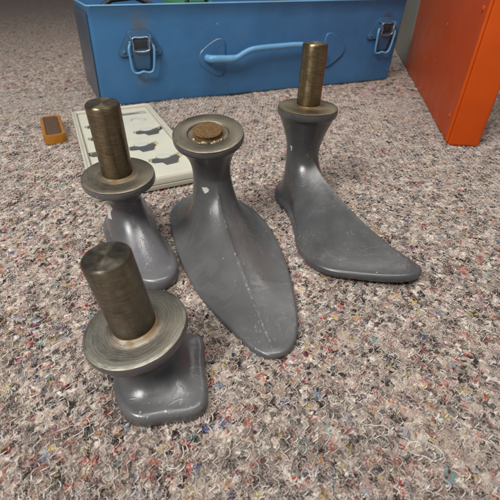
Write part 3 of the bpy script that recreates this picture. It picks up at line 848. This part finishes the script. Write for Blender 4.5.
def build_case():
    u0, u1, v0, v1 = -.058, .060, -.147, .138
    root = empty('plastic_case', (*CC, 0)); tag(root, 'flat white plastic case holding dark cutters in shaped recesses', 'case')
    def rr(i, z):
        P = rrect(u1 - u0 - 2 * i, v1 - v0 - 2 * i, max(.006 - i, .001)) + [u0 + i, v0 + i]
        return case_xf(np.column_stack([P, np.full(len(P), z)]))
    tray = [rr(.003, 0), rr(.0005, .0006), rr(0, .002), rr(0, .0050), rr(.0007, .0054), rr(.0007, .0062), rr(0, .0066), rr(0, .0118), rr(.0006, .0128), rr(.0016, .0130), rr(.0024, .0126), rr(.0028, .0112), rr(.0034, .0108), rr(.0040, .0112), rr(.0044, .0126), rr(.0052, .0130), rr(.0060, .0126), rr(.0064, .0114), rr(.0066, .0035), rr(.012, .003)]
    from_rings('tray', tray, CREAM, root, sharp=45)
    # insert with real cut-outs
    cu = bpy.data.curves.new('insert', 'CURVE'); cu.dimensions = '2D'; cu.fill_mode = 'BOTH'; cu.extrude = .0030; cu.bevel_depth = .0004; cu.bevel_resolution = 2
    def spl(pts):
        s = cu.splines.new('POLY'); s.points.add(len(pts) - 1); s.use_cyclic_u = True
        for p, q in zip(s.points, pts): p.co = (q[0], q[1], 0, 1)
    spl(rrect(u1 - u0 - .0148, v1 - v0 - .0148, .003) + [u0 + .0074, v0 + .0074])
    cells = []
    for r_, c_, uc, vc in ((0, 0, -.026, -.078), (1, 0, -.0265, -.026), (2, 0, -.031, .030), (3, 0, -.027, .088), (1, 1, .032, -.026), (2, 1, .0135, .029), (3, 1, .030, .078)):
        if 1:
            cells.append((r_, c_, uc, vc))
            # recess: a half-round notch above a stepped cutter outline
            pts = [(-.0215, -.0050), (-.0120, -.0050)]
            for i in range(9):
                a = math.pi - math.pi * i / 8
                pts.append((.0115 * math.cos(a), -.0055 - .0115 * math.sin(a)))
            pts += [(.0120, -.0065), (.0225, -.0125), (.0240, .0010), (.0160, .0090), (.0130, .0205), (-.0040, .0225), (-.0075, .0130), (-.0175, .0120), (-.0235, .0040)]
            spl([(uc + .88 * x, vc + .95 * y) for x, y in pts])
    spl(rrect(.046, .0095, .003) + [uS, vS])
    spl(np.column_stack([.030 + .0115 * np.cos(np.linspace(0, 6.1, 28)), -.079 + .0115 * np.sin(np.linspace(0, 6.1, 28))]))
    ob = bpy.data.objects.new('tmp', cu); COL.objects.link(ob)
    dg = bpy.context.evaluated_depsgraph_get()
    me = bpy.data.meshes.new_from_object(ob.evaluated_get(dg))
    bpy.data.objects.remove(ob)
    co = np.array([v.co[:] for v in me.vertices]); co[:, 2] += .0055
    me.vertices.foreach_set('co', case_xf(co).astype(np.float32).ravel()); me.update()
    smooth(me, 40)
    me.name = 'insert'; me.materials.clear()
    link_mesh('insert', me, WHITEP, root)
    prism('recess_lining', rrect(u1 - u0 - .017, v1 - v0 - .017, .003) + [u0 + .0085, v0 + .0085], .0031, .0061, FOAM, root, 0, case_xf)
    lid = [case_xf(np.column_stack([rrect(u1 - u0 - .013 - 2 * i, v1 - v0 - .013 - 2 * i, .002) + [u0 + .0065 + i, v0 + .0065 + i], np.full(36, z)])) for i, z in ((0, .0102), (0, .0108), (.0004, .0110))]
    from_rings('clear_lid', lid, CLEAR, root)
    rows = ('row nearest the toolbox', 'second row from the toolbox', 'third row from the toolbox', 'row farthest from the toolbox')
    first = None
    for r_, c_, uc, vc in cells:
        rt = empty('moulding_cutter', tuple(case_xf(np.array([(uc, vc, .0053)]))[0]))
        tag(rt, 'dark stepped cutter in the white case, %s, %s column' % (rows[r_], ('left', 'right')[c_]), 'cutter', 'cutters in the white case')
        pts = [(-.0185, -.0035), (-.0115, -.0035)]
        for i in range(9):
            a = math.pi - math.pi * i / 8
            pts.append((.0100 * math.cos(a), -.0045 + .0060 * math.sin(a)))
        pts += [(.0110, -.0035), (.0180, -.0060), (.0205, .0005), (.0145, .0080), (.0115, .0190), (-.0030, .0205), (-.0062, .0115), (-.0155, .0105), (-.0205, .0030)]
        prism('blade', [(uc + .82 * x, vc + .88 * y) for x, y in pts], .0064, .0086, CUT, rt, .0006, case_xf)
        # milky half-round spacer held in the notch of the cutter
        t = np.linspace(0, 2 * np.pi, 40, endpoint=False)
        rg = [case_xf(np.column_stack([uc + np.cos(t) * r2 * .84, vc - .0078 + np.sin(t) * r2 * .74, np.full(40, z)])) for r2, z in ((.0104, .0063), (.0108, .0067), (.0108, .0078), (.0100, .0087), (.0060, .0091), (.002, .0092))]
        from_rings('spacer', rg, DISC, rt)
    t = np.linspace(0, 2 * np.pi, 40, endpoint=False)
    rg = [case_xf(np.column_stack([.030 + np.cos(t) * r2, -.079 + np.sin(t) * r2, np.full(40, z)])) for r2, z in ((.0098, .0063), (.0102, .0067), (.0102, .0077), (.0094, .0087), (.0060, .0091), (.002, .0092))]
    o = from_rings('spacer_disc', rg, DISC); tag(o, 'loose milky round disc near the slot at the back of the white case', 'disc')
    # steel pin in its slot at the back
    p = tube('pin', case_xf(np.array([(uS + .003, vS + .0048, .0080), (uS + .010, vS + .0048, .0080), (uS + .011, vS + .0048, .0080), (uS + .043, vS + .0048, .0080)])), [.0034, .0034, .0026, .0026], STEEL, None, 12)
    p.name = 'steel_pin'
    tag(p, 'thin steel pin lying in the slot at the back of the white case', 'pin')
uS, vS = .004, -.117
build_case()

# ------------------------------------------------------------------ orange cabinet on the right
CD = np.array([.2253, .9743]); CN = np.array([.9743, -.2253]); C0 = np.array([.3787, .9945])
def cab_xf(co):
    """local (along the visible side, z, depth away to the right) -> world"""
    co = np.asarray(co, float)
    xy = C0 + np.outer(co[:, 0], CD) + np.outer(co[:, 2], CN)
    return np.column_stack([xy, co[:, 1]])
def mat_orange():
    s = M('orange_enamel')
    c = s.ramp(s.noise(9, 4, .6), [(.3, (.52, .066, .005)), (.7, (.60, .085, .008))])
    sc = s.math('MULTIPLY', s.rng(s.noise(120, 7, .8, vec=s.map(s.co, scale=(1, 1, .4))), .62, .68, 0, .6), s.rng(s.noise(14, 4), .48, .62))
    c = s.mix(sc, c, (.55, .22, .10))
    v = s.n('ShaderNodeTexVoronoi', Scale=60.0); s.set(v.inputs['Vector'], s.co)
    pk = s.n('ShaderNodeSeparateColor'); s.set(pk.inputs[0], v.outputs['Color'])
    chip = s.math('MULTIPLY', s.math('LESS_THAN', s.math('ADD', v.outputs['Distance'], s.math('MULTIPLY', s.noise(420, 3), .12)), .15), s.math('GREATER_THAN', pk.outputs[1], .93))
    c = s.mix(chip, c, s.mix(s.math('GREATER_THAN', pk.outputs[0], .5), (.08, .04, .03), (.6, .5, .4)))
    s.p(Base_Color=c, Roughness=s.rng(s.noise(30, 4), .3, .7, .34, .5), Normal=s.bump(s.noise(14, 3), .3, .006))
    s.b.inputs['Specular IOR Level'].default_value = .2
    return s.m
ORANGE = mat_orange()
GREYG = mat_simple('grey_green_enamel', (.24, .245, .22), .45, .1, 60, .12, .06)
r = empty('orange_case', (*(C0 + CD * -.25 + CN * .02), 0)); tag(r, 'orange sheet metal case with a grey end, standing on edge right of the toolbox', 'metal case')
prism('case_body', rect(-.535, .0005, -.001, .37), .002, .040, ORANGE, r, .003, cab_xf)
tube('folded_edge', cab_xf(np.array([(-.5335, .006, .0005), (-.5335, .20, .0005), (-.5335, .362, .0005)])), .0022, ORANGE, r, 10)
for zz in (.030, .150, .270):
    t_ = np.linspace(0, 2 * np.pi, 16, endpoint=False)
    from_rings('rivet', [cab_xf(np.column_stack([-.505 + np.cos(t_) * a_, zz + np.sin(t_) * a_, np.full(16, 1.0 * w_)])) for a_, w_ in ((.0034, .0024), (.0032, .0012), (.0020, .0004), (.0004, .0002))], ORANGE, r)
prism('end_post', rect(.0005, .0005, .30, .37), .001, .040, GREYG, r, .004, cab_xf)

# ------------------------------------------------------------------ amber item at the left
AMB = mat_simple('amber_plastic', (.42, .17, .018), .2, 0, 120, .2, .04, Transmission_Weight=.25)
BRN = mat_simple('brown_leather', (.085, .045, .028), .55, 0, 300, .35, .3)
a0 = np.array([-.2429, .4817]); ad = np.array([-.458, .889]); an = np.array([-.889, -.458])
def amb_xf(co):
    co = np.asarray(co, float)
    xy = a0 + np.outer(co[:, 0], ad) + np.outer(co[:, 1], an)
    return np.column_stack([xy, co[:, 2] + .0003])
r = empty('amber_box', (*(a0 + ad * .06 + an * .02), 0)); tag(r, 'small slim amber box with brown top, lying left of the white case', 'small box')
def ab(i, z):
    P = rrect(.095 - 2 * i, .028 - 2 * i, max(.008 - i, .001)) + i
    return amb_xf(np.column_stack([P, np.full(len(P), z)]))
from_rings('amber_shell', [ab(.0015, 0), ab(0, .0015), ab(0, .011), ab(.0008, .0125), ab(.0025, .013), ab(.0042, .0125), ab(.005, .0105)], AMB, r)
from_rings('brown_cover', [ab(.0053, .0102), ab(.0053, .0118), ab(.0065, .0124), ab(.011, .0126)], BRN, r)

build_felt()
build_fibres()

# ------------------------------------------------------------------ light
w = bpy.data.worlds.new('World'); scene.world = w; w.use_nodes = True
nt = w.node_tree
bg = nt.nodes['Background']; bg.inputs[0].default_value = (.93, .97, 1.0, 1); bg.inputs[1].default_value = .17

def area(name, loc, target, sx, sy, power, col):
    l = bpy.data.lights.new(name, 'AREA'); l.shape = 'RECTANGLE'; l.size = sx; l.size_y = sy; l.energy = power; l.color = col
    o = bpy.data.objects.new(name, l); COL.objects.link(o)
    o.location = loc
    o.rotation_euler = (Vector(target) - Vector(loc)).to_track_quat('-Z', 'Y').to_euler()
    return o
area('area_light', (-.70, -.50, 1.25), (.02, .34, 0), .55, .45, 23.5, (1.0, .975, .93))
area('area_light', (.10, .15, 1.60), (.05, .3, 0), 1.0, .40, 15, (1.0, .97, .92))
area('area_light', (.35, 1.30, 1.10), (0, .3, .03), .90, .06, 2.0, (1.0, .97, .92))  # narrow strip added for glints on the steel, not a real lamp

# ------------------------------------------------------------------ camera
cam = bpy.data.cameras.new('camera'); co = bpy.data.objects.new('camera', cam); COL.objects.link(co)
cam.sensor_width = 36; cam.sensor_fit = 'HORIZONTAL'; cam.lens = 36 * 368 / 500
cam.clip_start = .005; cam.clip_end = 60
co.location = (0, 0, .18); co.rotation_euler = (math.radians(90 - 36.7), 0, 0)
cam.dof.use_dof = True; cam.dof.focus_distance = .27; cam.dof.aperture_fstop = 18
scene.camera = co

scene.view_settings.view_transform = 'Standard'; scene.view_settings.look = 'None'
scene.view_settings.exposure = 0; scene.view_settings.gamma = 1
scene.render.engine = 'CYCLES'
scene.cycles.use_denoising = True
scene.cycles.max_bounces = 8
